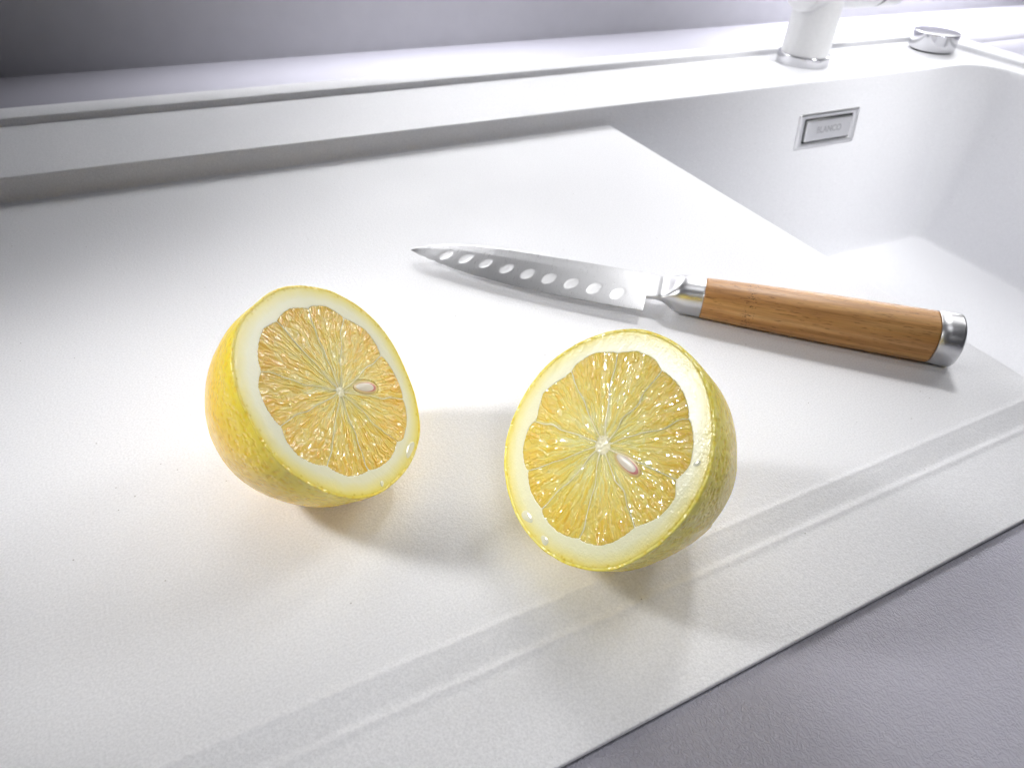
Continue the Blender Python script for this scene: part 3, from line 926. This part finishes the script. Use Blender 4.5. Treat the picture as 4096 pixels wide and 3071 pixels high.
        # edges of the segment round down to the membrane
        dm = np.minimum(SA, 1 - SA) * 2 * half * r_
        do = np.minimum(ro - r_, (r_ - rin))
        wet = H_ * 1.9
        H_ = H_ * 0.42
        rnd = sstep(0, 0.30, np.minimum(dm, np.minimum(ro - r_ + 0.05, 9)))
        H_ = (H_ - 0.14) * rnd - 0.05 * (1 - rnd)
        PXY = np.stack([core[0] + px, core[1] + py], -1)
        cellv = 0.34 + 0.50 * (lvl - .5) + 0.60 * SB ** 1.3 - 0.42 * (1 - e_) * (1 - SB * .45)
        for A, B, hw in seeds:
            c_ = (A + B) / 2; dv = (B - A); L_ = np.linalg.norm(dv) / 2; dv = dv / (2 * L_)
            rel = PXY - c_
            uu = (rel @ dv) / (L_ + .7); vv = (rel @ np.array([-dv[1], dv[0]])) / (hw + .7)
            q_ = np.sqrt(uu ** 2 + vv ** 2)
            H_ = np.where(q_ < 1.0, np.minimum(H_, -0.45), H_)
            cellv = np.where(q_ < 1.25, cellv * .6, cellv)
        G = np.concatenate([PXY, H_[..., None]], -1)
        ring = G.copy()
        # closed solid : sides and floor
        bot2 = G.copy(); bot2[..., 2] = -3.3
        na_, nn_ = na, nr_
        V1 = G.reshape(-1, 3); V2 = bot2.reshape(-1, 3)
        Fg = grid_faces(na_, nn_)
        idg = np.arange(na_ * nn_).reshape(na_, nn_)
        lp = np.concatenate([idg[:, 0], idg[-1, 1:], idg[-2::-1, -1], idg[0, -2:0:-1]])
        a3 = np.arange(len(lp)); b3 = (a3 + 1) % len(lp)
        Fsd = np.stack([lp[a3], lp[b3], lp[b3] + na_ * nn_, lp[a3] + na_ * nn_], -1)
        Fall = np.concatenate([Fg[:, ::-1], Fg + na_ * nn_, Fsd])
        st = np.stack([aa * 9.0 + wx, r_ * 0.33 + vt[id1] * 5, aa * 0 + lvl * 6], -1)
        st2 = np.concatenate([st.reshape(-1, 3)] * 2)
        cv = np.concatenate([np.clip(cellv, 0, 1).ravel()] * 2)
        mesh_np('segment', P(np.concatenate([V1, V2])), Fall, PULP[key], root, attrs={'cell': cv, 'streak': st2, 'wet': np.concatenate([wet.ravel()] * 2)})
    # ---- cut seeds
    for A, B, hw in seeds:
        c_ = (A + B) / 2; dv = (B - A); L_ = np.linalg.norm(dv) / 2; dv = dv / (2 * L_)
        def disc(name, l, h, z, dome, mat, par, sh=0):
            n_ = 64; rings_ = 8
            VV = []
            for kk in range(rings_ + 1):
                f_ = math.cos(kk / rings_ * math.pi / 2); zz = z + dome * math.sin(kk / rings_ * math.pi / 2)
                for j in range(n_):
                    a = 2 * math.pi * j / n_
                    e1 = (l * math.cos(a) + sh) * f_; e2 = h * math.sin(a) * f_ * (1 + 0.12 * math.cos(a))
                    VV.append((c_[0] + dv[0] * e1 - dv[1] * e2, c_[1] + dv[1] * e1 + dv[0] * e2, zz))
            low_ = [(v[0], v[1], -2.0) for v in VV[:n_]]
            VV = low_ + VV
            FF = [(k_ * n_ + j, k_ * n_ + (j + 1) % n_, (k_ + 1) * n_ + (j + 1) % n_, (k_ + 1) * n_ + j) for k_ in range(rings_ + 1) for j in range(n_)]
            return mesh_np(name, P(VV), FF, mat, par)
        sd_ = disc('seed', L_ + .1, hw + .1, -0.15, 0.22, SEEDHULL, root)
        disc('seed_skin', L_ - .35, hw - .28, -0.12, 0.26, SEEDRIM, sd_, .1)
        disc('seed_kernel', L_ - .75, hw - .50, -0.10, 0.32, SEED, sd_, -.15)
    # ---- glossy bulges added on the wet pith to give its highlights
    for (jx, jy, l, h, rot) in D['glints']:
        n_, rg = 40, 10
        VV = []
        for kk in range(rg + 1):
            f_ = math.cos(kk / rg * math.pi / 2); zz = 0.04 + 0.40 * math.sin(kk / rg * math.pi / 2) * min(l, h) * .45
            for j in range(n_):
                a = 2 * math.pi * j / n_
                wob = 1 + 0.08 * math.sin(3 * a + jx)
                e1 = l * math.cos(a) * f_ * wob; e2 = h * math.sin(a) * f_ * wob
                VV.append((jx + math.cos(rot) * e1 - math.sin(rot) * e2, jy + math.sin(rot) * e1 + math.cos(rot) * e2, zz))
        FF = [(k_ * n_ + j, k_ * n_ + (j + 1) % n_, (k_ + 1) * n_ + (j + 1) % n_, (k_ + 1) * n_ + j) for k_ in range(rg) for j in range(n_)]
        mesh_np('glint_bulge', P(VV), FF, jm, root)
    return root

PEEL = {'R': peel_mat('lemon_peel_greenish', 1.0), 'L': peel_mat('lemon_peel_yellow', 0.0)}
PITH = {'R': pith_mat('lemon_pith', 0.0), 'L': pith_mat('lemon_pith_sawn', 0.06)}
PULP = {'R': pulp_mat('lemon_pulp', 0.0), 'L': pulp_mat('lemon_pulp_amber', 0.6)}
make_lemon('R', 'halved lemon nearer the front edge, cut face square on, pale pink-rimmed seed below its core')
make_lemon('L', 'halved lemon standing on the open drainer, cut face turned away from its yellow dimpled peel')
